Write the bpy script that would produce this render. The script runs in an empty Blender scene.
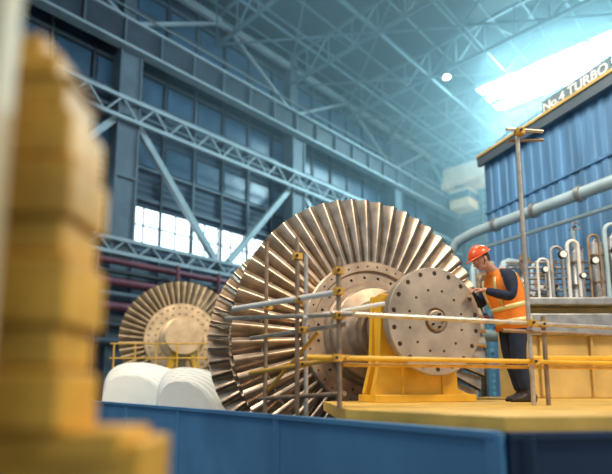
import bpy, bmesh, math, random
from mathutils import Vector, Matrix
random.seed(4)
V=Vector
scene=bpy.context.scene
col=scene.collection

# ---------------------------------------------------------------- materials
def mat(name,c,metal=0.0,rough=0.5,var=0.15,scale=4.0,bump=0.0,emit=None,estr=0.0,stretch=(1,1,1),spec=0.5):
    m=bpy.data.materials.new(name); m.use_nodes=True
    nt=m.node_tree; b=nt.nodes['Principled BSDF']
    b.inputs['Metallic'].default_value=metal
    b.inputs['Roughness'].default_value=rough
    b.inputs['Specular IOR Level'].default_value=spec
    tc=nt.nodes.new('ShaderNodeTexCoord'); mp=nt.nodes.new('ShaderNodeMapping')
    mp.inputs['Scale'].default_value=stretch
    nz=nt.nodes.new('ShaderNodeTexNoise'); nz.inputs['Scale'].default_value=scale; nz.inputs['Detail'].default_value=5
    nt.links.new(tc.outputs['Object'],mp.inputs['Vector']); nt.links.new(mp.outputs['Vector'],nz.inputs['Vector'])
    rp=nt.nodes.new('ShaderNodeValToRGB')
    rp.color_ramp.elements[0].position=0.3; rp.color_ramp.elements[1].position=0.7
    lo=[max(0,x*(1-var)) for x in c]; hi=[min(1,x*(1+var)) for x in c]
    rp.color_ramp.elements[0].color=(*lo,1); rp.color_ramp.elements[1].color=(*hi,1)
    nt.links.new(nz.outputs['Fac'],rp.inputs['Fac']); nt.links.new(rp.outputs['Color'],b.inputs['Base Color'])
    if bump>0:
        bp=nt.nodes.new('ShaderNodeBump'); bp.inputs['Strength'].default_value=bump; bp.inputs['Distance'].default_value=0.02
        nt.links.new(nz.outputs['Fac'],bp.inputs['Height']); nt.links.new(bp.outputs['Normal'],b.inputs['Normal'])
    if emit:
        b.inputs['Emission Color'].default_value=(*emit,1); b.inputs['Emission Strength'].default_value=estr
    return m

M_blade=mat('blade_steel',(0.56,0.42,0.30),0.88,0.33,0.35,5,0.05)
M_hub=mat('hub_steel',(0.41,0.31,0.225),0.7,0.48,0.3,5,0.05)
M_flange=mat('flange_steel',(0.45,0.37,0.29),0.55,0.48,0.3,3.5,0.05)
M_far=mat('far_rotor_steel',(0.58,0.42,0.25),0.7,0.42,0.3,3)
M_yel=mat('yellow_paint',(0.85,0.47,0.03),0,0.45,0.18,3,0.05)
M_yel2=mat('deck_yellow',(0.70,0.44,0.09),0,0.55,0.3,2.5,0.1)
M_cream=mat('cream_paint',(0.66,0.45,0.14),0,0.5,0.2,2)
M_pale=mat('pale_post_paint',(0.62,0.52,0.33),0,0.5,0.15,2)
M_house=mat('housing_orange_yellow',(0.72,0.38,0.045),0,0.5,0.25,8)
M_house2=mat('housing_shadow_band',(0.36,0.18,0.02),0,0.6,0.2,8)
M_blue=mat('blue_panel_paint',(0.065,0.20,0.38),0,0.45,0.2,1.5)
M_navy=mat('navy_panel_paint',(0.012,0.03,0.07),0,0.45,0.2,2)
M_curtain=mat('blue_sheet_cladding',(0.11,0.26,0.45),0.1,0.5,0.3,1.6,0.0,stretch=(2,2,.25))
M_steel=mat('structure_steel',(0.085,0.12,0.145),0.1,0.6,0.2,1)
M_steelD=mat('structure_steel_dark',(0.03,0.047,0.062),0.1,0.6,0.25,1)
M_steelL=mat('structure_steel_light',(0.28,0.35,0.37),0.1,0.6,0.15,1)
M_roof=mat('roof_truss_haze_tone',(0.13,0.21,0.24),0.1,0.6,0.2,0.4)  # distance haze put into the bluish truss colour
M_pipe=mat('scaffold_tube',(0.60,0.52,0.42),0.6,0.35,0.25,12)
M_pipeW=mat('white_tube',(0.80,0.78,0.72),0.1,0.4,0.1,8)
M_brown=mat('weathered_tube',(0.32,0.22,0.14),0.5,0.5,0.3,12)
M_clamp=mat('clamp_yellow',(0.72,0.40,0.06),0.2,0.5,0.2,10)
M_lpipe=mat('lagged_pipe',(0.42,0.56,0.61),0.1,0.45,0.12,3)
M_gpipe=mat('valve_grey',(0.34,0.35,0.35),0.5,0.4,0.25,6)
M_dark=mat('dark_metal',(0.03,0.035,0.04),0.3,0.6,0.2,5)
M_maroon=mat('maroon_pipe',(0.14,0.035,0.05),0.1,0.5,0.3,2)
M_white=mat('white_sheet',(0.88,0.85,0.76),0,0.8,0.06,2,0.3)
M_floor=mat('floor_concrete',(0.08,0.10,0.11),0,0.6,0.3,1.2,0.1)
M_vest=mat('hi_vis_orange',(0.95,0.25,0.02),0,0.7,0.1,14,0.2)
M_refl=mat('reflective_tape',(0.85,0.75,0.35),0.1,0.4,0.05,8)
M_cloth=mat('navy_workwear',(0.012,0.022,0.05),0,0.85,0.3,10,0.3)
M_skin=mat('skin',(0.60,0.32,0.22),0,0.55,0.08,12)
M_hair=mat('brown_hair',(0.05,0.03,0.02),0,0.8,0.3,30)
M_helm=mat('helmet_orange',(0.85,0.11,0.02),0,0.3,0.05,8)
M_boot=mat('boot_leather',(0.03,0.02,0.015),0,0.6,0.2,12)
M_lip=mat('lip',(0.4,0.13,0.10),0,0.6,0.05,5)
M_sign=mat('sign_board',(0.16,0.24,0.28),0,0.6,0.1,3)
M_signW=mat('sign_white',(0.90,0.92,0.90),0,0.6,0.03,3)
M_crane=mat('crane_beige',(0.72,0.58,0.36),0,0.5,0.12,1)
M_win=mat('window_daylight',(0.7,0.85,0.9),0,0.4,0.05,1,emit=(0.78,0.93,1.0),estr=2.2)
M_sky=mat('skylight_daylight',(0.7,0.9,0.95),0,0.4,0.05,1,emit=(0.60,0.93,1.0),estr=9.0)
M_lamp=mat('lamp_glass',(1,.95,.8),0,0.4,0.02,1,emit=(1,0.93,0.78),estr=16)

def banded(name,c1,c2,scale,rough=0.6):
    m=mat(name,c1,0,rough,0.3,0.25)
    nt=m.node_tree; b=nt.nodes['Principled BSDF']
    tc=nt.nodes.new('ShaderNodeTexCoord'); w=nt.nodes.new('ShaderNodeTexWave')
    w.bands_direction='Z'; w.inputs['Scale'].default_value=scale
    w.inputs['Distortion'].default_value=0
    nt.links.new(tc.outputs['Object'],w.inputs['Vector'])
    mx=nt.nodes.new('ShaderNodeMixRGB'); mx.blend_type='MIX'
    nt.links.new(w.outputs['Fac'],mx.inputs['Fac'])
    src=b.inputs['Base Color'].links[0].from_socket
    nt.links.new(src,mx.inputs['Color1']); mx.inputs['Color2'].default_value=(*c2,1)
    nt.links.new(mx.outputs['Color'],b.inputs['Base Color'])
    bp=nt.nodes.new('ShaderNodeBump'); bp.inputs['Strength'].default_value=0.5; bp.inputs['Distance'].default_value=0.1
    nt.links.new(w.outputs['Fac'],bp.inputs['Height']); nt.links.new(bp.outputs['Normal'],b.inputs['Normal'])
    return m
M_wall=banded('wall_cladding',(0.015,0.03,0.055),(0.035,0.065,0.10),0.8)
M_wallB=banded('end_wall_cladding',(0.12,0.22,0.27),(0.18,0.30,0.35),0.5)  # pale haze of the far end mixed into the cladding colours
M_ceil=banded('roof_sheeting',(0.03,0.055,0.07),(0.045,0.08,0.10),0.5)

# ---------------------------------------------------------------- mesh builder
class MB:
    def __init__(s): s.v=[];s.f=[];s.m=[];s.sm=[];s.mats=[]
    def mi(s,m):
        if m not in s.mats: s.mats.append(m)
        return s.mats.index(m)
    def add(s,vs,fs,m,smooth=False):
        o=len(s.v); s.v+= [V(p) for p in vs]; k=s.mi(m)
        for f in fs: s.f.append([i+o for i in f]); s.m.append(k); s.sm.append(smooth)
    def beam(s,p,q,w,h,m,up=V((0,0,1))):
        p=V(p);q=V(q);d=(q-p).normalized()
        up=V(up)
        if abs(d.dot(up))>0.95: up=V((.719,-.695,0))
        sd=d.cross(up).normalized(); u2=sd.cross(d).normalized()
        vs=[]
        for b in (p,q):
            for a,c in ((-1,-1),(1,-1),(1,1),(-1,1)): vs.append(b+sd*(a*w/2)+u2*(c*h/2))
        s.add(vs,[(3,2,1,0),(4,5,6,7),(0,1,5,4),(1,2,6,5),(2,3,7,6),(3,0,4,7)],m)
    def box(s,c,size,m,rot=0):
        R=Matrix.Rotation(rot,3,'Z');c=V(c);x,y,z=[k/2 for k in size]
        vs=[c+R@V((a*x,b*y,d*z)) for a,b,d in ((-1,-1,-1),(1,-1,-1),(1,1,-1),(-1,1,-1),(-1,-1,1),(1,-1,1),(1,1,1),(-1,1,1))]
        s.add(vs,[(3,2,1,0),(4,5,6,7),(0,1,5,4),(1,2,6,5),(2,3,7,6),(3,0,4,7)],m)
    def tube(s,pts,rad,m,n=12,flat=None,cap=True):
        pts=[V(p) for p in pts]
        if not hasattr(rad,'__len__'): rad=[rad]*len(pts)
        vs=[];fs=[];prev=None
        for i,p in enumerate(pts):
            if i==0:d=pts[1]-pts[0]
            elif i==len(pts)-1:d=pts[-1]-pts[-2]
            else:d=(pts[i+1]-p).normalized()+(p-pts[i-1]).normalized()
            if d.length<1e-6: d=V((0,0,1))
            d.normalize()
            if prev is None:
                a=V((0,0,1)) if abs(d.z)<0.9 else V((1,0,0))
                x=d.cross(a).normalized()
            else: x=(prev-d*prev.dot(d)).normalized()
            prev=x; y=d.cross(x)
            for k in range(n):
                t=2*math.pi*k/n; vs.append(p+(x*math.cos(t)+y*math.sin(t))*rad[i])
        for i in range(len(pts)-1):
            for k in range(n):
                a=i*n+k;b=i*n+(k+1)%n; fs.append((a,b,b+n,a+n))
        s.add(vs,fs,m,True)
        if cap:
            L=len(pts)-1
            s.add(vs[:n],[tuple(range(n-1,-1,-1))],m); s.add(vs[L*n:],[tuple(range(n))],m)
    def ell(s,c,r,m,R=None,nu=16,nv=10,zmin=-1.0):
        c=V(c);R=R or Matrix.Identity(3);vs=[];fs=[]
        a0=math.asin(zmin)
        for j in range(nv+1):
            a=a0+(math.pi/2-a0)*j/nv
            for i in range(nu):
                t=2*math.pi*i/nu
                vs.append(c+R@V((r[0]*math.cos(a)*math.cos(t),r[1]*math.cos(a)*math.sin(t),r[2]*math.sin(a))))
        for j in range(nv):
            for i in range(nu):
                k=j*nu+i;l=j*nu+(i+1)%nu; fs.append((k,l,l+nu,k+nu))
        s.add(vs,fs,m,True)
    def lathe(s,prof,m,n=72,smooth=True):
        vs=[];fs=[]
        for z,r in prof:
            for k in range(n):
                t=2*math.pi*k/n; vs.append(V((r*math.cos(t),r*math.sin(t),z)))
        for i in range(len(prof)-1):
            for k in range(n):
                a=i*n+k;b=i*n+(k+1)%n; fs.append((a,b,b+n,a+n))
        fs.append(tuple(range(n-1,-1,-1))); o=(len(prof)-1)*n; fs.append(tuple(range(o,o+n)))
        s.add(vs,fs,m,False)
    def loft(s,rings,m,cap=False):
        n=len(rings[0]);vs=[p for r in rings for p in r];fs=[]
        for i in range(len(rings)-1):
            for k in range(n):
                a=i*n+k;b=i*n+(k+1)%n; fs.append((a,b,b+n,a+n))
        s.add(vs,fs,m,True)
        if cap:
            s.add(rings[-1],[tuple(range(n))],m,True); s.add(rings[0],[tuple(range(n-1,-1,-1))],m,True)
    def prism(s,poly,z0,z1,m):
        n=len(poly);vs=[V((x,y,z0)) for x,y in poly]+[V((x,y,z1)) for x,y in poly]
        fs=[tuple(range(n-1,-1,-1)),tuple(range(n,2*n))]+[(i,(i+1)%n,(i+1)%n+n,i+n) for i in range(n)]
        s.add(vs,fs,m)
    def obj(s,name,parent=None,M=None,bevel=0,seg=2):
        me=bpy.data.meshes.new(name); me.from_pydata([tuple(p) for p in s.v],[],s.f)
        for m in s.mats: me.materials.append(m)
        for i,p in enumerate(me.polygons): p.material_index=s.m[i]; p.use_smooth=s.sm[i]
        bm=bmesh.new(); bm.from_mesh(me); bmesh.ops.recalc_face_normals(bm,faces=bm.faces); bm.to_mesh(me); bm.free()
        me.update()
        o=bpy.data.objects.new(name,me); col.objects.link(o)
        if M is not None: o.matrix_world=M
        if parent: o.parent=parent
        if bevel:
            b=o.modifiers.new('bevel','BEVEL'); b.width=bevel; b.segments=seg; b.limit_method='ANGLE'
        return o
def empty(name,M=None):
    e=bpy.data.objects.new(name,None); e.empty_display_size=.3; col.objects.link(e)
    if M is not None: e.matrix_world=M
    return e

# ---------------------------------------------------------------- hall frame
FZ=-1.3
A=V((-13.5,22,0)); U=V((.695,.719,0)).normalized(); N=V((U.y,-U.x,0))
def W(s,off,z): return A+U*s+N*off+V((0,0,z))
ROOF=24.7
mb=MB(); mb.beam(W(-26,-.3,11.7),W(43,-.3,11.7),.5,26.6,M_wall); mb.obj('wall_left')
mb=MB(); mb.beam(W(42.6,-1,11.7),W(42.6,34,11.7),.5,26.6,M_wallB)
mb.obj('wall_back')
mb=MB(); mb.beam(W(-12,17,ROOF+.35),W(43,17,ROOF+.35),36,.3,M_ceil); mb.obj('ceiling')
mb=MB(); mb.box((2,25,FZ-.15),(110,90,.3),M_floor); mb.obj('floor')

# wall girts and mullions (trim)
mb=MB()
for z in (10.6,12.4,16.2,18.0,20.2,21.6,23.0,24.4):
    mb.beam(W(-12,.08,z),W(42,.08,z),.16,.16,M_steel)
s=-11.5
while s<42:
    mb.beam(W(s,.12,FZ),W(s,.12,ROOF),.12,.2,M_steelD if int(s*10)%2 else M_steel)
    s+=2.1
mb.obj('trim_1')
mb=MB()
for z in (4,7,10,13,16,19,22): mb.beam(W(42.2,0,z),W(42.2,34,z),.15,.25,M_steelL)
for o in range(0,34,3): mb.beam(W(42.1,o+.5,FZ),W(42.1,o+.5,ROOF),.25,.3,M_roof)
mb.obj('trim_2')

# windows low on the left wall
mb=MB(); mb.beam(W(5.3,.02,9.1),W(16.6,.02,9.1),.1,2.0,M_win); mb.obj('window_1')
mb=MB()
for i in range(12): mb.beam(W(5.4+i*1.0,.12,8.0),W(5.4+i*1.0,.12,10.2),.07,.07,M_steelD)
mb.beam(W(5.3,.12,9.1),W(16.6,.12,9.1),.07,.07,M_steelD); mb.obj('window_frame')
mb=MB(); mb.beam(W(-4,.02,9.1),W(3.9,.02,9.1),.1,2.0,M_win); mb.obj('window_2')
# faint high glazing
M_gl=mat('high_glazing',(0.035,0.07,0.11),0,0.3,0.4,.6,emit=(0.06,0.20,0.35),estr=.12)
mb=MB()
for k in range(-3,20):
    s0=-11.4+k*2.1+6.3
    if s0>39: break
    for z0,z1 in ((20.4,21.4),(21.8,22.8),(16.4,17.8),(12.6,14.0)):
        mb.beam(W(s0+.15,.02,(z0+z1)/2),W(s0+1.85,.02,(z0+z1)/2),.1,z1-z0,M_gl)
mb.obj('window_3')

# steel frame: columns, beams, braces
frm=empty('steel_frame')
COLS=[-7.9,4.7,17.3,29.9,41.6]
RZ=math.atan2(U.y,U.x)
for s in COLS:
    mb=MB()
    for d in (-.55,.55): mb.box(W(s+d,.9,(FZ+17.9)/2),(.12,1.0,17.9-FZ),M_steel,rot=RZ)
    mb.box(W(s,1.25,(FZ+17.9)/2),(1.1,.12,17.9-FZ),M_steel,rot=RZ)
    mb.box(W(s,.5,(17.9+ROOF)/2),(.7,.7,ROOF-17.9),M_steel,rot=RZ)
    for z in (1,4,7.5,11,14.4): mb.box(W(s,.9,z),(1.25,1.06,.15),M_steel,rot=RZ)
    mb.obj('column',frm)
# crane girder
mb=MB()
mb.beam(W(-20,1.5,18.75),W(41,1.5,18.75),.12,1.5,M_steelD)
mb.beam(W(-20,1.5,19.5),W(41,1.5,19.5),.6,.14,M_steelL)
mb.beam(W(-20,1.5,18.0),W(41,1.5,18.0),.6,.14,M_steelL)
mb.beam(W(-20,1.5,19.65),W(41,1.5,19.65),.12,.18,M_steel)
s=-19
while s<41:
    mb.beam(W(s,1.62,18.05),W(s,1.62,19.45),.1,.3,M_steel); s+=2.1
mb.beam(W(-20,1.0,20.7),W(41,1.0,20.7),.06,.06,M_steelL)
mb.obj('crane_runway_girder',frm)
def truss(name,off,z0,z1,s0,s1,step,m,w=.14):
    mb=MB()
    mb.beam(W(s0,off,z0),W(s1,off,z0),w,w*1.3,m); mb.beam(W(s0,off,z1),W(s1,off,z1),w,w*1.3,m)
    s=s0;k=0
    while s<s1-.01:
        e=min(s+step,s1)
        a,b=(z0,z1) if k%2 else (z1,z0)
        mb.beam(W(s,off,a),W(e,off,b),w*.5,w*.5,m); s=e;k+=1
    return mb.obj(name,frm)
truss('walkway_truss',1.6,14.0,15.1,-12,41,.9,M_steelL,.15)
truss('walkway_truss_rear',.6,15.0,15.9,-12,41,1.3,M_steel,.12)
truss('wall_beam_truss',1.5,6.9,7.6,-12,41,.7,M_steelL,.14)
mb=MB()
mb.beam(W(-12,.7,23.6),W(41,.7,23.6),.25,.5,M_steelL); mb.obj('eaves_beam',frm)
mb=MB()
for a in range(len(COLS)-1):
    c0,c1=COLS[a]+.5,COLS[a+1]-.5; mid=(c0+c1)/2
    mb.beam(W(c0,1.1,14.2),W(mid-.5,1.1,7.8),.34,.34,M_steelL)
    mb.beam(W(c1,1.1,14.2),W(mid+.5,1.1,7.8),.34,.34,M_steelL)
    mb.beam(W(c0,.8,20.2),W(mid-.5,.8,23.3),.2,.2,M_steelL)
    mb.beam(W(c1,.8,20.2),W(mid+.5,.8,23.3),.2,.2,M_steelL)
mb.obj('cross_brace',frm)
# overhead crane at the far end
cr=empty('overhead_crane')
mb=MB()
for s in (37.2,39.6):
    mb.beam(W(s,2.0,20.9),W(s,32,20.9),.6,1.7,M_crane)
    mb.beam(W(s,2.0,22.0),W(s,32,22.0),.05,.05,M_steelL)
for o in (2.1,31.8): mb.beam(W(36.8,o,20.1),W(40.0,o,20.1),.6,.6,M_crane)
mb.obj('bridge_girders',cr)
mb=MB(); mb.beam(W(37.5,6.0,21.4),W(39.1,6.0,21.4),2.4,1.0,M_crane); mb.beam(W(37.3,3.4,18.6),W(39.3,3.4,18.6),2.0,1.8,M_crane)
mb.beam(W(37.25,3.4,18.9),W(39.35,3.4,18.9),2.05,.7,M_dark)
mb.beam(W(38.3,3.4,19.5),W(38.3,3.4,20.2),.3,.3,M_steelL); mb.obj('trolley_and_cab',cr)
# wall pipes
mb=MB()
for z,r,m in ((6.3,.16,M_maroon),(5.8,.12,M_dark),(5.3,.2,M_maroon),(4.7,.13,M_steel),(4.1,.22,M_maroon),(3.2,.16,M_dark),(2.4,.2,M_steelD)):
    mb.tube([W(-12,2.0,z),W(38,2.0,z)],r,m,10)
for s in (-1,1.4,3.0,7.3,9.9,12.4,15,20,25):
    mb.tube([W(s,2.4,FZ),W(s,2.4,6.6)],.1,M_maroon,8)
mb.obj('service_pipes')

# roof trusses
rf=empty('roof_structure')
s=-8.0
while s<42:
    mb=MB(); zb,zt=22.3,24.4
    mb.beam(W(s,0.2,zb),W(s,33,zb),.2,.2,M_roof); mb.beam(W(s,0.2,zt),W(s,33,zt),.2,.2,M_roof)
    o=.2;i=0
    while o<32.5:
        a,b=(zb,zt) if i%2 else (zt,zb)
        mb.beam(W(s,o,a),W(s,o+2.05,b),.1,.1,M_roof); mb.beam(W(s,o,zb),W(s,o,zt),.08,.08,M_roof)
        o+=2.05;i+=1
    mb.obj('roof_truss',rf); s+=6.3
mb=MB()
for o in range(1,33,2): mb.beam(W(-12,o,24.4),W(42,o,24.4),.1,.14,M_roof)
for o in (4.3,8.4,12.5,20.7,28.9):
    mb.beam(W(-12,o,22.3),W(42,o,22.3),.12,.14,M_roof)
s=-8
while s<36:
    for o in (0.3,8.4,16.6,24.8):
        mb.beam(W(s,o,22.3),W(s+6.3,o+8.2,22.3),.1,.1,M_roof); mb.beam(W(s+6.3,o,22.3),W(s,o+8.2,22.3),.1,.1,M_roof)
    s+=6.3
mb.obj('roof_purlins',rf)
# skylights
mb=MB(); mb.beam(W(33.2,8.5,ROOF+.1),W(33.2,24,ROOF+.1),4.4,.1,M_sky,up=V((0,0,1))); mb.obj('skylight')
# lamps
def lamp(p):
    mb=MB(); p=V(p)
    mb.tube([p+V((0,0,.5)),p+V((0,0,.35)),p+V((0,0,0))],[.08,.18,.36],M_steel,16,cap=False)
    mb.tube([p+V((0,0,.5)),p+V((0,0,22.2-p.z))],.025,M_steel,6)
    mb.ell(p+V((0,0,.02)),(.22,.22,.12),M_lamp)
    mb.obj('high_bay_lamp')
lamp((9.3,30.5,20.6)); lamp((2.9,23.0,20.4))

# ---------------------------------------------------------------- turbine rotor
def blade_ring(mb,zc,r0,r1,n,c0,c1,s0,s1,m,sgn=1,cam=.12,th=.05):
    for i in range(n):
        t=2*math.pi*i/n; er=V((math.cos(t),math.sin(t),0)); et=V((-math.sin(t),math.cos(t),0))
        rings=[]
        for j in range(7):
            q=j/6; r=r0+(r1-r0)*q; c=c0+(c1-c0)*q; st=math.radians(s0+(s1-s0)*q)
            ring=[]
            us=[-.5,-.25,0,.25,.5,.25,0,-.25]
            for kk,u in enumerate(us):
                side=1 if kk<=4 else -1
                h=cam*c*(1-4*u*u)*(1-.6*q)+side*th*c*(1-4*u*u)*(1-.5*q)
                ax=u*c*math.cos(st)-h*math.sin(st); tn=u*c*math.sin(st)+h*math.cos(st)
                ring.append(er*r+et*tn+V((0,0,zc+sgn*ax)))
            rings.append(ring)
        mb.loft(rings,m,cap=True)

def holed(prof,holes,m,name,parent,n=96):
    mb=MB(); mb.lathe(prof,m,n); o=mb.obj(name)
    c=MB()
    for R,r,k,z0,z1 in holes:
        for i in range(k):
            t=2*math.pi*(i+.5)/k; x,y=R*math.cos(t),R*math.sin(t)
            c.tube([(x,y,z0),(x,y,z1)],r,M_dark,14)
    co=c.obj('cut')
    bm=bmesh.new(); bm.from_mesh(co.data); bmesh.ops.remove_doubles(bm,verts=bm.verts,dist=1e-5); bmesh.ops.recalc_face_normals(bm,faces=bm.faces); bm.to_mesh(co.data); bm.free()
    b=o.modifiers.new('b','BOOLEAN'); b.operation='DIFFERENCE'; b.object=co; b.solver='EXACT'
    dg=bpy.context.evaluated_depsgraph_get(); me=bpy.data.meshes.new_from_object(o.evaluated_get(dg))
    o.modifiers.clear(); o.data=me; bpy.data.objects.remove(co)
    bv=o.modifiers.new('bevel','BEVEL'); bv.width=.006; bv.segments=2; bv.limit_method='ANGLE'
    o.parent=parent
    return o

def frame(c,a,sc=1):
    a=V(a).normalized(); X=V((-a.y,a.x,0))
    M=Matrix(((X.x,0,a.x,c[0]),(X.y,0,a.y,c[1]),(0,1,0,c[2]),(0,0,0,1)))
    return M@Matrix.Scale(sc,4)
RC=(.85,6.65,.85); RA=(.34,-.94,0)
RM=frame(RC,RA)
rot=empty('turbine_rotor')
mb=MB()
blade_ring(mb,0,.98,1.87,54,.18,.26,30,68,M_blade,-1,cam=.18,th=.04); mb.obj('last_stage_blades',rot)
mb=MB(); blade_ring(mb,-.42,.9,1.62,64,.13,.2,25,60,M_blade,-1); blade_ring(mb,-.72,.88,1.35,64,.11,.16,25,50,M_blade,-1); mb.obj('inner_stage_blades',rot)
mb=MB(); blade_ring(mb,-1.8,.98,1.87,54,.18,.26,30,68,M_blade,1); blade_ring(mb,-1.4,.9,1.62,64,.13,.2,25,60,M_blade,1); mb.obj('far_stage_blades',rot)
mb=MB()
mb.lathe([(-2.9,.26),(-2.1,.26),(-2.05,.5),(-1.92,.9),(-1.9,.98),(-1.7,.98),(-1.6,.9),(-.2,.9),(-.12,.9)],M_hub,72)
mb.lathe([(.1,.62),(.2,.62),(.22,.6),(.26,.44),(.40,.40),(.42,.33),(.62,.33),(.62,.47),(.70,.47),(.70,.33),(.76,.33),(.76,.42),(.82,.42),(.82,.30),(1.28,.30),(1.36,.34),(1.42,.40)],M_hub,72)
mb.obj('shaft_and_drum',rot)
mb=MB()
pts=[V((1.50*math.cos(t*math.pi/60),1.50*math.sin(t*math.pi/60),.0)) for t in range(121)]
mb.tube(pts,.010,M_hub,6,cap=False); mb.obj('damping_wire',rot)
holed([(-.15,.99),(.10,.99),(.12,.97),(.12,.86),(.08,.84),(.08,.70),(.14,.66),(.14,.3)],[(.915,.013,40,.05,.3),(.77,.020,24,.0,.3)],M_hub,'last_stage_disc',rot)
holed([(1.40,.40),(1.42,.56),(1.43,.575),(1.52,.575),(1.53,.565),(1.53,.14),(1.50,.12)],[(.51,.026,18,1.3,1.7),(.33,.015,12,1.47,1.7)],M_flange,'coupling_flange',rot)
mb=MB()
mb.lathe([(1.49,.11),(1.545,.11),(1.55,.10)],M_hub,32)
for i in range(5):
    t=2*math.pi*i/5; mb.tube([(.07*math.cos(t),.07*math.sin(t),1.54),(.07*math.cos(t),.07*math.sin(t),1.575)],.014,M_dark,6)
mb.obj('centre_boss',rot)
rot.matrix_world=RM

# second rotor
r2=empty('turbine_rotor.001')
mb=MB(); blade_ring(mb,0,.98,1.6,52,.17,.24,25,58,M_far,-1); blade_ring(mb,-.5,.9,1.4,52,.15,.2,25,50,M_far,-1); blade_ring(mb,-1.7,.98,1.6,52,.17,.24,25,58,M_far,1); mb.obj('blades',r2)
mb=MB(); mb.lathe([(-2.6,.25),(-2.0,.25),(-1.9,.6),(-1.85,.99),(-1.5,.99),(-1.4,.8),(-.3,.85),(-.15,.9)],M_far,64)
mb.lathe([(.08,.6),(.2,.58),(.25,.42),(.4,.4),(.42,.3),(1.0,.28)],M_far,48)
mb.lathe([(1.0,.28),(1.02,.46),(1.1,.46)],M_far,48)
mb.obj('shaft',r2)
holed([(-.15,.99),(.10,.99),(.12,.97),(.12,.3)],[(.86,.03,32,.05,.3),(.68,.03,24,.05,.3)],M_far,'disc',r2,64)
R2=(-4.05,16.2,1.75); SC2=1.2; r2.matrix_world=frame(R2,(.30,-.95,0),SC2)
mb=MB()
F2=frame(R2,(.30,-.95,0))
def L2(x,z,t): return F2@V((x,z,t))
for t in (.75,-2.9):
    for x in (-1.0,1.0):
        mb.beam(L2(x,FZ-R2[2],t),L2(x*.22,-.44,t),.14,.14,M_yel)
    mb.beam(L2(-.35,-.41,t),L2(.35,-.41,t),.24,.1,M_yel)
    mb.beam(L2(-1.1,FZ-R2[2]+.1,t),L2(1.1,FZ-R2[2]+.1,t),.24,.2,M_yel)
mb.obj('rotor_stand')

# bearing pedestal (yellow cradle)
PM=RM@Matrix.Translation((0,-.85,1.0))
poly=[(-.60,0),(.60,0),(.60,.08),(.44,.14),(.42,.62),(.31,.85)]
for i in range(1,12): 
    t=-math.pi*i/12; poly.append((.303*math.cos(t),.85+.303*math.sin(t)))
poly+=[(-.31,.85),(-.33,1.16),(-.50,1.16),(-.54,.40),(-.62,.10)]
mb=MB(); mb.prism(poly,0,.07,M_yel); mb.prism(poly,.19,.26,M_yel)
mb.box((0,.04,.13),(1.26,.08,.4),M_yel)
mb.box((-.46,.7,.13),(.06,.9,.2),M_yel); mb.box((.40,.36,.13),(.06,.5,.2),M_yel); mb.box((0,.35,.13),(.8,.05,.14),M_yel)
for x in (-.25,.25): mb.box((x,.28,.13),(.05,.4,.3),M_yel)
mb.obj('bearing_pedestal',M=PM,bevel=.008)

# ---------------------------------------------------------------- platform & barrier
mb=MB()
deck=[(.27,3.34),(.94,2.40),(1.6,2.47),(6.5,3.05),(6.5,9.5),(3.0,9.5),(3.0,6.75),(.2,5.85)]
mb.prism(deck,-.10,0,M_yel2)
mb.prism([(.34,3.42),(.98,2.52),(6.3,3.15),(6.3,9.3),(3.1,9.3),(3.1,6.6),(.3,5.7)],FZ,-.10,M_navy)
mb.beam((.33,3.33,-.016),(.98,2.45,-.016),.06,.03,M_yel); mb.beam((.98,2.45,-.016),(6.4,3.1,-.016),.06,.03,M_yel)
mb.obj('work_platform')
mb=MB()
def bl(Y,o=0): return V((.89-.69*(Y-2.35)-o*.82,Y-o*.57,0))
ys=[2.35,3.9,5.6,7.3,9.0,10.7]
for i in range(len(ys)-1):
    a=bl(ys[i],.03);b=bl(ys[i+1]-.01,.03)
    mb.beam(a+V((0,0,(FZ-.065)/2)),b+V((0,0,(FZ-.065)/2)),.05,-FZ-.065,M_blue)
    for q in (a,b): mb.beam(q+V((0,0,FZ)),q+V((0,0,-.07)),.07,.07,M_blue)
mb.beam(bl(2.35,.03)+V((0,0,-.075)),bl(10.7,.03)+V((0,0,-.075)),.09,.03,M_blue)
mb.obj('blue_barrier')
mb=MB()
c=bl(2.35,.03)+V((.05,-.0,0)); e=c+V((4.6,.5,0))
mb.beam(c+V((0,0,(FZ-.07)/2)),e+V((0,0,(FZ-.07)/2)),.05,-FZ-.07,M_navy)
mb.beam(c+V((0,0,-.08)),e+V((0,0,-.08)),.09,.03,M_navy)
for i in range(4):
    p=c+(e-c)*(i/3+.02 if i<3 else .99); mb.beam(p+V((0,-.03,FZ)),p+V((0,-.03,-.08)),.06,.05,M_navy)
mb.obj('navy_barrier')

# ---------------------------------------------------------------- scaffold railing
mb=MB(); R=.019
def post(x,y,z0,z1,m=M_brown,r=R): mb.tube([(x,y,z0),(x,y,z1)],r,m,10)
def clamp(p,m=M_clamp):
    p=V(p); mb.box(p,(.07,.06,.05),m,rot=.4); mb.tube([p+V((.0,-.05,0)),p+V((0,.05,0))],.012,M_dark,6)
post(.24,3.62,0,1.10); post(-.07,3.95,-1.3,1.36); post(.0,4.07,-1.3,1.25,M_pipe); post(-.36,4.46,-1.3,1.48)
mb.tube([(-.66,4.5,.86),(.27,3.59,.84)],.024,M_pipeW,12)
mb.tube([(-.76,4.7,.80),(.34,3.50,.66)],R,M_pipe,10)
mb.tube([(-.51,4.6,.60),(.30,3.59,.60)],R,M_pipe,10)
mb.tube([(-.51,4.58,.28),(.30,3.59,.36)],R,M_clamp,10)
mb.tube([(-.42,4.55,.05),(.28,3.66,.10)],R,M_brown,10)
mb.tube([(-.36,4.50,.10),(.10,3.92,.58)],R*.9,M_clamp,10)
mb.tube([(-.02,3.85,.68),(.62,3.88,.80)],R,M_pipeW,10)
def rl(t,z): return V((.18+1.78*t,3.58+.60*t,z))
mb.tube([rl(0,.68),rl(2.2,.68)],R,M_pipe,10)
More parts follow.
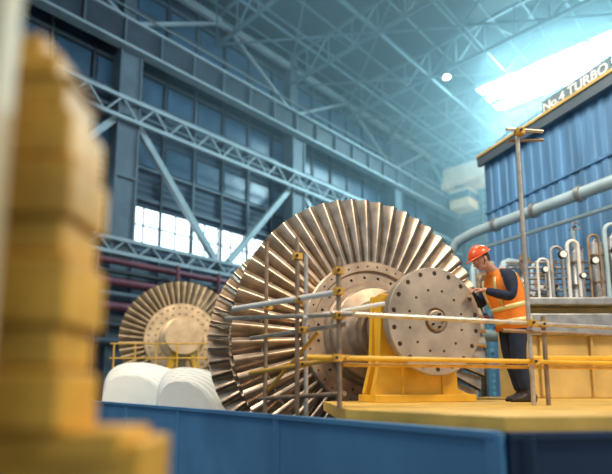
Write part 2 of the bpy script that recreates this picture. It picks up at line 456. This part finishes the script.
mb.tube([rl(.8,.61),rl(2.2,.61)],R*.8,M_brown,10)
mb.tube([rl(-.1,.355),rl(2.2,.365)],R*1.05,M_yel,10)
mb.tube([rl(.05,.31)+V((0,.05,0)),rl(2.2,.33)+V((0,.05,0))],R*.8,M_clamp,10)
post(1.88,4.18,0,2.42,M_pipe); post(2.03,4.24,0,.75,M_brown); post(3.3,4.66,0,1.1,M_brown)
mb.tube([(1.76,4.12,2.40),(2.12,4.20,2.42)],R*.8,M_pipe,8); mb.tube([(1.80,4.20,2.33),(2.14,4.24,2.36)],R*.7,M_brown,8)
for p in [(.24,3.59,.84),(.24,3.59,.66),(.22,3.59,.355),(-.05,3.92,.84),(-.03,3.95,.60),(-.34,4.4,.86),(-.34,4.43,.6),(-.03,4.0,.33),(1.88,4.13,.68),(1.88,4.13,.36),(2.01,4.22,.68),(.24,3.62,1.0),(-.07,3.95,1.2),(1.88,4.13,2.38)]:
    clamp(p)
mb.obj('scaffold_railing')

# left handrail beyond the sheeted casings
mb=MB()
for i in range(6):
    x=-5.0+i*.55; mb.tube([(x,13.0,FZ),(x,13.0,1.35)],.022,M_clamp,8)
for z in (1.33,.95,.55): mb.tube([(-5.1,13.0,z),(-2.1,13.0,z)],.022,M_clamp,8)
mb.obj('handrail')

# white sheet-covered casing halves: pleated concentric hoops, flat-topped, falling away to the right
def sheet(cx,cy,ang,wl,wr,ht,dep,name,nr):
    mb=MB(); nu=72
    prof=[]
    for i in range(nr):
        k0=.48+.52*i/nr; k1=.48+.52*(i+1)/nr; y0=dep*.45*i/nr
        prof+=[(k0+.012,y0-.012),(k0+(k1-k0)*.5,y0+.0),(k1-.012,y0+.008),(k1,y0+.03)]
    prof+=[(1.0,dep*.7),(1.0,dep)]
    rings=[]
    for pi,(k,y) in enumerate(prof):
        ring=[]
        for i in range(nu+1):
            a=math.pi*(1-i/nu); ca=math.cos(a)
            w_=wr if ca>0 else wl
            x=w_*math.copysign(abs(ca)**(1.05 if ca>0 else .8),ca)*(k if ca>0 else .6+.4*k)
            z=ht*max(0,math.sin(a))**(.72 if ca>0 else .22)*(.72+.28*k)
            sag=.006*math.sin(i*.9+pi)
            ring.append(V((x,y+sag,z)))
        rings.append(ring)
    vs=[p for r in rings for p in r]; fs=[]
    for j in range(len(rings)-1):
        for i in range(nu):
            a=j*(nu+1)+i; fs.append((a,a+1,a+nu+2,a+nu+1))
    mb.add(vs,fs,M_white,True)
    for q in (0,len(rings)-1): mb.add(rings[q],[tuple(range(nu+1))],M_white)
    return mb.obj(name,M=Matrix.Translation((cx,cy,FZ))@Matrix.Rotation(ang,4,'Z'))
sheet(-3.55,10.3,.12,.72,1.60,2.02,1.3,'tarpaulin_cover',6)
sheet(-2.15,8.75,.12,.50,1.40,1.84,1.0,'tarpaulin_cover',6)

# ---------------------------------------------------------------- right-hand side
E0=V((5.35,14,0)); ED=V((.35,-.937,0)).normalized(); EN=V((ED.y,-ED.x,0))
if EN.x>0: EN=-EN
enc=empty('turbine_enclosure')
mb=MB(); vs=[];fs=[];Lw=11
prof=[];d=0
while d<Lw:
    for dd,o in ((0,0),(.13,0),(.16,.03),(.27,.03),(.30,0)): prof.append((d+dd,o))
    d+=.30
for z in (FZ,6.75):
    for d,o in prof: vs.append(E0+ED*d+EN*(o+.10)+V((0,0,z)))
n=len(prof)
for i in range(n-1): fs.append((i,i+1,i+1+n,i+n))
mb.add(vs,fs,M_curtain,False); mb.obj('ribbed_cladding',enc)
mb=MB(); mid=E0+ED*5.5-EN*2.1
mb.box(mid+V((0,0,(FZ+6.7)/2)),(4.0,11,6.7-FZ),M_navy,rot=math.atan2(ED.y,ED.x)+math.pi/2)
mb.obj('body',enc)
mb=MB()
for z in (1.9,5.2): mb.beam(E0+EN*.15+V((0,0,z)),E0+ED*11+EN*.15+V((0,0,z)),.04,.06,M_curtain)
mb.obj('cladding_rails',enc)
mb=MB()
mb.beam(E0+EN*.25+V((0,0,6.88)),E0+ED*11+EN*.25+V((0,0,6.88)),.3,.07,M_cream)
mb.beam(E0+EN*.3+V((0,0,6.72)),E0+ED*11+EN*.3+V((0,0,6.72)),.1,.25,M_steel)
for i in range(9):
    p=E0+ED*(i*1.3)-EN*.4; mb.tube([p+V((0,0,6.7)),p+V((0,0,7.55))],.022,M_steelL,6)
mb.tube([E0-EN*.4+V((0,0,7.55)),E0+ED*10.4-EN*.4+V((0,0,7.55))],.022,M_steelL,6)
mb.obj('coping_trim',enc)
# sign
sg=empty('turbo_sign')
mb=MB(); a=E0+ED*2.3+EN*.18; b=E0+ED*4.2+EN*.18
mb.beam(a+V((0,0,7.13)),b+V((0,0,7.13)),.05,.42,M_sign); mb.obj('board',sg)
cu=bpy.data.curves.new('lettering','FONT'); cu.body='No.4 TURBO'; cu.size=.32; cu.extrude=.01; cu.offset=.006; cu.align_x='CENTER'; cu.align_y='CENTER'
cu.materials.append(M_signW)
t=bpy.data.objects.new('lettering',cu); col.objects.link(t)
X=ED; Y=V((0,0,1)); Z=EN; p=(a+b)/2+EN*.045+V((0,0,7.13))
t.matrix_world=Matrix(((X.x,Y.x,Z.x,p.x),(X.y,Y.y,Z.y,p.y),(X.z,Y.z,Z.z,p.z),(0,0,0,1))); t.parent=sg
# big lagged pipe
mb=MB()
mb.tube([(3.75,12.9,-1.3),(3.75,12.9,3.2),(3.80,12.8,3.7),(3.95,12.55,3.95),(4.2,12.1,4.03),(5.85,9.0,4.05),(6.9,7.0,4.05)],[.13]*7,M_lpipe,16)
mb.tube([(4.35,12.3,-1.3),(4.35,12.3,3.5),(4.5,12.0,3.65),(6.4,8.4,3.65)],[.05]*4,M_lpipe,10)
for q in (.2,.5,.8):
    p=V((4.2,12.1,4.03)).lerp(V((5.85,9,4.05)),q); d=V((1.65,-3.1,0)).normalized()
    mb.tube([p-d*.05,p+d*.05],.17,M_gpipe,16)
mb.obj('steam_pipe')
# valve rack
vr=empty('valve_rack')
mb=MB()
mb.box((5.3,8.5,.72),(3.6,1.2,1.44),M_cream); mb.box((5.3,8.4,1.5),(3.8,1.5,.12),M_gpipe)
mb.box((5.3,7.82,1.15),(3.7,.16,.34),M_gpipe)
mb.box((5.3,7.84,.62),(3.6,.08,.08),M_yel)
for i in range(5): mb.box((3.7+i*.8,7.86,.5),(.05,.05,.95),M_cream)
mb.obj('base_cabinet',vr,bevel=.02)
mb=MB()
def gauge(x,y,z,r=.075):
    mb.tube([(x,y,z-.35),(x,y,z-r)],.014,M_gpipe,6)
    mb.tube([(x,y+.03,z),(x,y-.03,z)],r,M_dark,18); mb.tube([(x,y-.028,z),(x,y-.034,z)],r*.8,M_signW,18)
rng=random.Random(7)
for i in range(22):
    x=3.60+i*.115; y=8.15+.22*(i%4); h=.55+.6*rng.random()+(.35 if i>9 else 0)
    r=.045+.055*rng.random(); m=[M_gpipe,M_brown,M_gpipe,M_lpipe,M_gpipe,M_pipeW,M_dark][i%7]
    mb.tube([(x,y,1.5),(x,y,1.58),(x,y,1.585),(x,y,1.5+h*.55),(x,y,1.5+h*.62),(x,y,1.5+h*.75),(x,y,1.5+h*.76),(x,y,1.5+h)],[r*1.4,r*1.4,r,r,r*.5,r*.5,r*.8,r*.75],m,14)
    for q in (.28,.50): mb.tube([(x,y,1.5+h*q),(x,y,1.5+h*(q+.04))],r*1.3,M_dark if i%2 else M_brown,14)
    if i%2==0:
        mb.tube([(x,y-.1,1.5+h),(x,y+.1,1.5+h)],.015,M_dark,6)
        ring=[(x+.07*math.cos(a*math.pi/8),y-.1,1.5+h+.07*math.sin(a*math.pi/8)) for a in range(17)]
        mb.tube(ring,.011,M_brown,6)
for x,h in ((4.45,.85),(4.78,1.0),(5.08,1.1)):
    mb.tube([(x,8.0,1.56),(x,8.0,1.62),(x,8.0,1.625),(x,8.0,1.5+h),(x,8.0,1.55+h),(x,8.0,1.6+h)],[.13,.13,.10,.10,.06,.02],M_gpipe,18)
    for q in (.35,.8): mb.tube([(x,8.0,1.5+h*q),(x,8.0,1.53+h*q)],.115,M_brown,18)
for x,h,rr,m in ((3.75,.75,.020,M_pipeW),(3.98,.95,.028,M_gpipe),(4.25,1.05,.030,M_pipeW),(4.6,1.15,.022,M_brown),(4.88,1.30,.035,M_lpipe),(5.22,1.42,.045,M_pipeW),(5.5,1.1,.025,M_gpipe)):
    w_=.09+.03*(h>1.2); pts=[(x,7.9,1.5),(x,7.9,1.4+h)]
    for k in range(1,8):
        a=math.pi*k/8; pts.append((x+w_-w_*math.cos(a),7.9,1.4+h+w_*math.sin(a)))
    pts.append((x+2*w_,7.9,1.6)); mb.tube(pts,rr,m,10)
for x,z,r in ((3.85,2.05,.055),(4.15,2.3,.07),(4.45,1.95,.05),(4.66,2.2,.065),(5.02,2.4,.06),(5.12,1.95,.06),(5.55,2.2,.08)): gauge(x,7.86,z,r)
for i in range(7):
    mb.tube([(3.55,8.05+.1*i,1.65+i*.12),(6.6,8.05+.1*i,1.65+i*.12)],.013+.012*(i%2),M_gpipe if i%2 else M_brown,6)
mb.obj('valves_and_pipes',vr)
# machinery behind worker
mb=MB()
for i in range(12):
    x=3.25+.15*i; y=9.75+.2*(i%4); h=1.9+.22*((i*3)%4)
    mb.tube([(x,y,FZ),(x,y,h),(x+.05,y,h+.12),(x+.16,y+.05,h+.17),(x+.5,y+.25,h+.18)],.035+.025*(i%3),[M_gpipe,M_lpipe,M_brown,M_pipeW][i%4],10)
    mb.tube([(x,y,h-.5),(x,y,h-.42)],.10,M_dark if i%2 else M_clamp,12)
mb.tube([(3.2,9.7,1.9),(5.6,10.8,1.9)],.07,M_gpipe,12); mb.tube([(3.2,9.7,1.2),(5.6,10.8,1.2)],.12,M_lpipe,12)
mb.tube([(3.15,9.65,1.55),(5.6,10.7,1.55)],.05,M_maroon,12)
mb.obj('condenser_pipework')

# ---------------------------------------------------------------- foreground housing
mb=MB()
mb.box((-.69,.93,-.63),(.84,.18,1.34),M_house)
mb.box((-.70,.91,.035),(.80,.16,.05),M_house)
z=.06;i=0
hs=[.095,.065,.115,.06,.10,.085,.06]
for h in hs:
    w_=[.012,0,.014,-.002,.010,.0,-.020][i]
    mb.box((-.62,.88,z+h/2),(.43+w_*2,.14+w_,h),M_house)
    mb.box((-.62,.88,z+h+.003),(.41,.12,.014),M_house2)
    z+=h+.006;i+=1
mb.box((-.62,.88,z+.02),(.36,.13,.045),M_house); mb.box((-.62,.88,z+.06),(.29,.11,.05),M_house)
mb.box((-.52,.72,-.2),(.11,.05,2.2),M_pale)
mb.obj('machine_housing',bevel=.02,seg=3)

# ---------------------------------------------------------------- worker
wk=empty('worker')
def skin(name,verts,edges,radii,m,root=0,lv=2):
    me=bpy.data.meshes.new(name); me.from_pydata(verts,edges,[]); me.materials.append(m)
    o=bpy.data.objects.new(name,me); col.objects.link(o)
    sk=o.modifiers.new('Skin','SKIN'); sk.use_smooth_shade=True
    d=me.skin_vertices[0].data
    for i,r in enumerate(radii):
        d[i].radius=(r,r) if not isinstance(r,tuple) else r
        d[i].use_root=(i==root)
    ss=o.modifiers.new('Sub','SUBSURF'); ss.levels=lv; ss.render_levels=lv
    o.parent=wk; return o
vt=[(0,0,.96),(.03,0,1.10),(.11,0,1.27),(.19,0,1.41),
    (.14,.13,1.38),(.15,.20,1.35),(.17,.26,1.22),(.19,.29,1.10),(.30,.24,1.13),(.43,.16,1.185),
    (.14,-.13,1.38),(.15,-.20,1.35),(.18,-.25,1.22),(.22,-.28,1.10),(.33,-.22,1.16),(.45,-.13,1.24),
    (.0,.095,.86),(.03,.11,.68),(.05,.12,.50),(.01,.125,.3),(-.03,.13,.10),
    (.0,-.095,.86),(.0,-.11,.68),(-.02,-.12,.50),(-.08,-.125,.3),(-.14,-.13,.10)]
ed=[(0,1),(1,2),(2,3),(2,4),(4,5),(5,6),(6,7),(7,8),(8,9),(2,10),(10,11),(11,12),(12,13),(13,14),(14,15),
    (0,16),(16,17),(17,18),(18,19),(19,20),(0,21),(21,22),(22,23),(23,24),(24,25)]
rd=[.14,.14,.15,.08,.09,.085,.07,.060,.054,.042,.09,.085,.07,.060,.054,.042,.12,.10,.085,.075,.070,.12,.10,.085,.075,.070]
skin('jacket_and_trousers',vt,ed,rd,M_cloth)
def ringp(cx,z,hx,hy,tilt=0,n=28):
    r=[]
    for k in range(n):
        t=2*math.pi*k/n; ct,st=math.cos(t),math.sin(t)
        x=hx*math.copysign(abs(ct)**.8,ct); y=hy*math.copysign(abs(st)**.8,st)
        r.append(V((cx+x,y,z-tilt*x)))
    return r
secs=[(-.01,.79,.175,.20,.1),(.0,.90,.165,.195,.15),(.03,1.02,.16,.19,.25),(.07,1.14,.165,.20,.3),(.11,1.25,.165,.215,.35),(.145,1.34,.145,.205,.4),(.175,1.41,.115,.15,.4),(.2,1.45,.085,.09,.4)]
mb=MB(); mb.loft([ringp(a,z,x,y,t) for a,z,x,y,t in secs],M_vest)
def interp(z):
    for i in range(len(secs)-1):
        if secs[i][1]<=z<=secs[i+1][1]:
            q=(z-secs[i][1])/(secs[i+1][1]-secs[i][1]); return [secs[i][k]+(secs[i+1][k]-secs[i][k])*q for k in range(5)]
for z0 in (.86,1.02):
    rr=[]
    for dz in (0,.05):
        a,z,x,y,t=interp(z0+dz); rr.append(ringp(a,z,x+.006,y+.006,t))
    mb.loft(rr,M_refl)
for sy in (.11,-.11):
    for sgn in (1,-1):
        pts=[]
        for z0 in (1.08,1.16,1.25,1.33,1.39):
            a,z,x,y,t=interp(z0); yy=min(1,abs(sy)/y); cx=math.sqrt(max(0,1-yy**2.5))**.8 
            pts.append((a+sgn*(x*cx+.008),z-t*sgn*x*cx))
        vs=[];fs=[]
        for px_,pz in pts: vs+= [V((px_,sy-.025,pz)),V((px_,sy+.025,pz))]
        for i in range(4): fs.append((2*i,2*i+1,2*i+3,2*i+2))
        mb.add(vs,fs,M_refl,True)
o=mb.obj('hi_vis_vest',wk); so=o.modifiers.new('s','SOLIDIFY'); so.thickness=.006
mb=MB()
for (x,y) in ((-.03,.13),(-.14,-.13)):
    rings=[]
    for dx,h,w_ in ((-.10,.03,.02),(-.09,.09,.04),(-.03,.13,.047),(.04,.11,.05),(.10,.075,.055),(.16,.06,.05),(.19,.03,.025)):
        r=[]
        for k in range(12):
            t=2*math.pi*k/12; zz=max(0.002,.5*h+.5*h*math.sin(t)*1.05); r.append(V((x+dx,y+w_*math.cos(t),zz)))
        rings.append(r)
    mb.loft(rings,M_boot,cap=True)
    mb.tube([(x,y,.06),(x-.005,y,.16)],.058,M_boot,14)
mb.obj('boots',wk)
HR=Matrix.Rotation(math.radians(32),3,'Y'); HC=V((.36,0,1.575))
def H(p): return HC+HR@V(p)
mb=MB()
mb.tube([(.17,0,1.40),(.23,0,1.45),(.30,0,1.52)],[.07,.058,.056],M_skin,14)
mb.ell(HC,(.094,.076,.112),M_skin,HR,24,16)
mb.ell(H((.035,0,-.062)),(.058,.056,.056),M_skin,HR)
mb.ell(H((.072,0,-.095)),(.022,.026,.02),M_skin,HR)
mb.tube([H((.088,0,.012)),H((.103,0,-.012)),H((.115,0,-.030)),H((.098,0,-.040))],[.008,.012,.016,.012],M_skin,8)
mb.ell(H((.088,0,.022)),(.012,.05,.012),M_skin,HR)
for y in (.074,-.074):
    mb.ell(H((-.005,y,-.01)),(.020,.008,.032),M_skin,HR)
for y in (.031,-.031):
    mb.ell(H((.084,y,0.0)),(.010,.013,.009),M_signW,HR,10,6); mb.ell(H((.0925,y,0.0)),(.004,.006,.006),M_dark,HR,8,5)
    mb.ell(H((.089,y,.021)),(.008,.017,.004),M_hair,HR,8,5)
mb.ell(H((.091,0,-.062)),(.010,.024,.007),M_lip,HR,10,6)
mb.obj('head',wk)
mb=MB(); mb.ell(H((-.022,0,.010)),(.084,.079,.105),M_hair,HR,20,12); mb.obj('hair',wk)
mb=MB(); mb.ell(H((-.005,0,.045)),(.132,.108,.105),M_helm,HR,28,10,zmin=0.0)
mb.ell(H((-.005,0,.06)),(.125,.02,.104),M_helm,HR,20,8,zmin=0.0)
rings=[]
for rr,zz in ((.98,.050),(1.12,.042),(1.12,.036),(.96,.038)):
    r=[]
    for k in range(32):
        t=2*math.pi*k/32; ct=math.cos(t); ex=.045*max(0,ct)**2 if rr>1 else 0
        r.append(H((-.005+(.132*rr+ex)*ct,.108*rr*math.sin(t),zz)))
    rings.append(r)
mb.loft(rings,M_helm)
for y in (.078,-.078):
    mb.tube([H((.0,y,.04)),H((.02,y*.95,-.04)),H((.055,y*.4,-.10))],.004,M_dark,6)
mb.obj('hard_hat',wk)
def hand(w,fwd,up,side,name):
    fwd=V(fwd).normalized(); up=(V(up)-fwd*V(up).dot(fwd)).normalized(); sd=fwd.cross(up)*side; w=V(w)
    P=lambda a,b,c: w+fwd*a+sd*b+up*c
    mb=MB()
    mb.tube([P(-.03,0,0),P(.0,0,0),P(.02,0,0)],[.028,.027,.027],M_skin,12)
    R3=Matrix((fwd,sd,up)).transposed()
    mb.ell(P(.05,0,0),(.052,.042,.018),M_skin,R3,16,10)
    for i,(b,l) in enumerate(((-.032,.068),(-.011,.078),(.011,.074),(.031,.058))):
        mb.tube([P(.075,b,0),P(.092,b*1.08,.002),P(.092+l*.40,b*1.12,-.010),P(.092+l*.68,b*1.12,-.030),P(.092+l*.80,b*1.1,-.052),P(.092+l*.80,b*1.1,-.056)],[.0095,.010,.009,.0085,.0075,.003],M_skin,8)
    mb.tube([P(.025,-.028,0),P(.045,-.052,-.008),P(.072,-.060,-.020),P(.094,-.056,-.032),P(.098,-.055,-.034)],[.013,.012,.0105,.009,.004],M_skin,8)
    mb.obj(name,wk)
hand((.43,.16,1.185),(.9,-.25,.10),(-.1,.1,1),1,'hand_left')
hand((.45,-.13,1.24),(.9,.1,.05),(-.1,0,1),-1,'hand_right')
wk.matrix_world=Matrix.Translation((2.30,5.50,0.0))@Matrix.Rotation(math.radians(180+12),4,'Z')

# ---------------------------------------------------------------- haze under the roof: scatter volume added for the skylight glow
hm=bpy.data.materials.new('haze_volume'); hm.use_nodes=True; nt=hm.node_tree
for n in list(nt.nodes):
    if n.type=='BSDF_PRINCIPLED': nt.nodes.remove(n)
vs_=nt.nodes.new('ShaderNodeVolumeScatter'); vs_.inputs['Color'].default_value=(.62,.90,1,1); vs_.inputs['Density'].default_value=.0075; vs_.inputs['Anisotropy'].default_value=.4
nt.links.new(vs_.outputs[0],nt.nodes['Material Output'].inputs['Volume'])
mb=MB(); mb.beam(W(2,18.6,16.2),W(36.4,18.6,16.2),29,16.6,hm); mb.obj('haze_volume')

# ---------------------------------------------------------------- lights
w=bpy.data.worlds.new('world'); scene.world=w; w.use_nodes=True
bg=w.node_tree.nodes['Background']; bg.inputs[0].default_value=(0.60,0.80,1.0,1); bg.inputs[1].default_value=.62
def area(name,loc,tgt,size,power,c):
    l=bpy.data.lights.new(name,'AREA'); l.size=size; l.energy=power; l.color=c
    o=bpy.data.objects.new(name,l); col.objects.link(o); o.location=loc
    o.rotation_euler=(V(tgt)-V(loc)).to_track_quat('-Z','Y').to_euler(); return o
area('skylight_daylight_lamp',(18,34,22.2),(13,25,0),9,14500,(.55,.90,1))
area('key_light_front',(7.0,0,9),(1.4,6.3,.8),2.2,1100,(1,.81,.58))  # added warm key light aimed at the rotor
area('fill_light_left',(-4,4,9),(-2.5,11,0),3,800,(1,.87,.70))  # added fill to brighten the white covers
area('fill_light_right',(2.0,9,9),(6.5,10.5,3),2.5,300,(1,.93,.82))  # added fill to lift the blue enclosure
area('fill_light_hall',(0,18,18),(-5,30,12),6,900,(.65,.84,1))  # added cool fill for the left wall and its steelwork
area('crane_bay_lamp',(18,38,14),(19,44,20),2,600,(1,.70,.40))

# ---------------------------------------------------------------- camera
cd=bpy.data.cameras.new('camera'); cam=bpy.data.objects.new('camera',cd); col.objects.link(cam)
cd.sensor_width=36; cd.lens=36*500/612; cd.shift_y=83/612
cam.location=(0,0,.125); cam.rotation_euler=(math.radians(98),0,0)
cd.clip_start=.05; cd.clip_end=300
cd.dof.use_dof=True; cd.dof.focus_distance=5.6; cd.dof.aperture_fstop=.72
scene.camera=cam
scene.view_settings.view_transform='Standard'
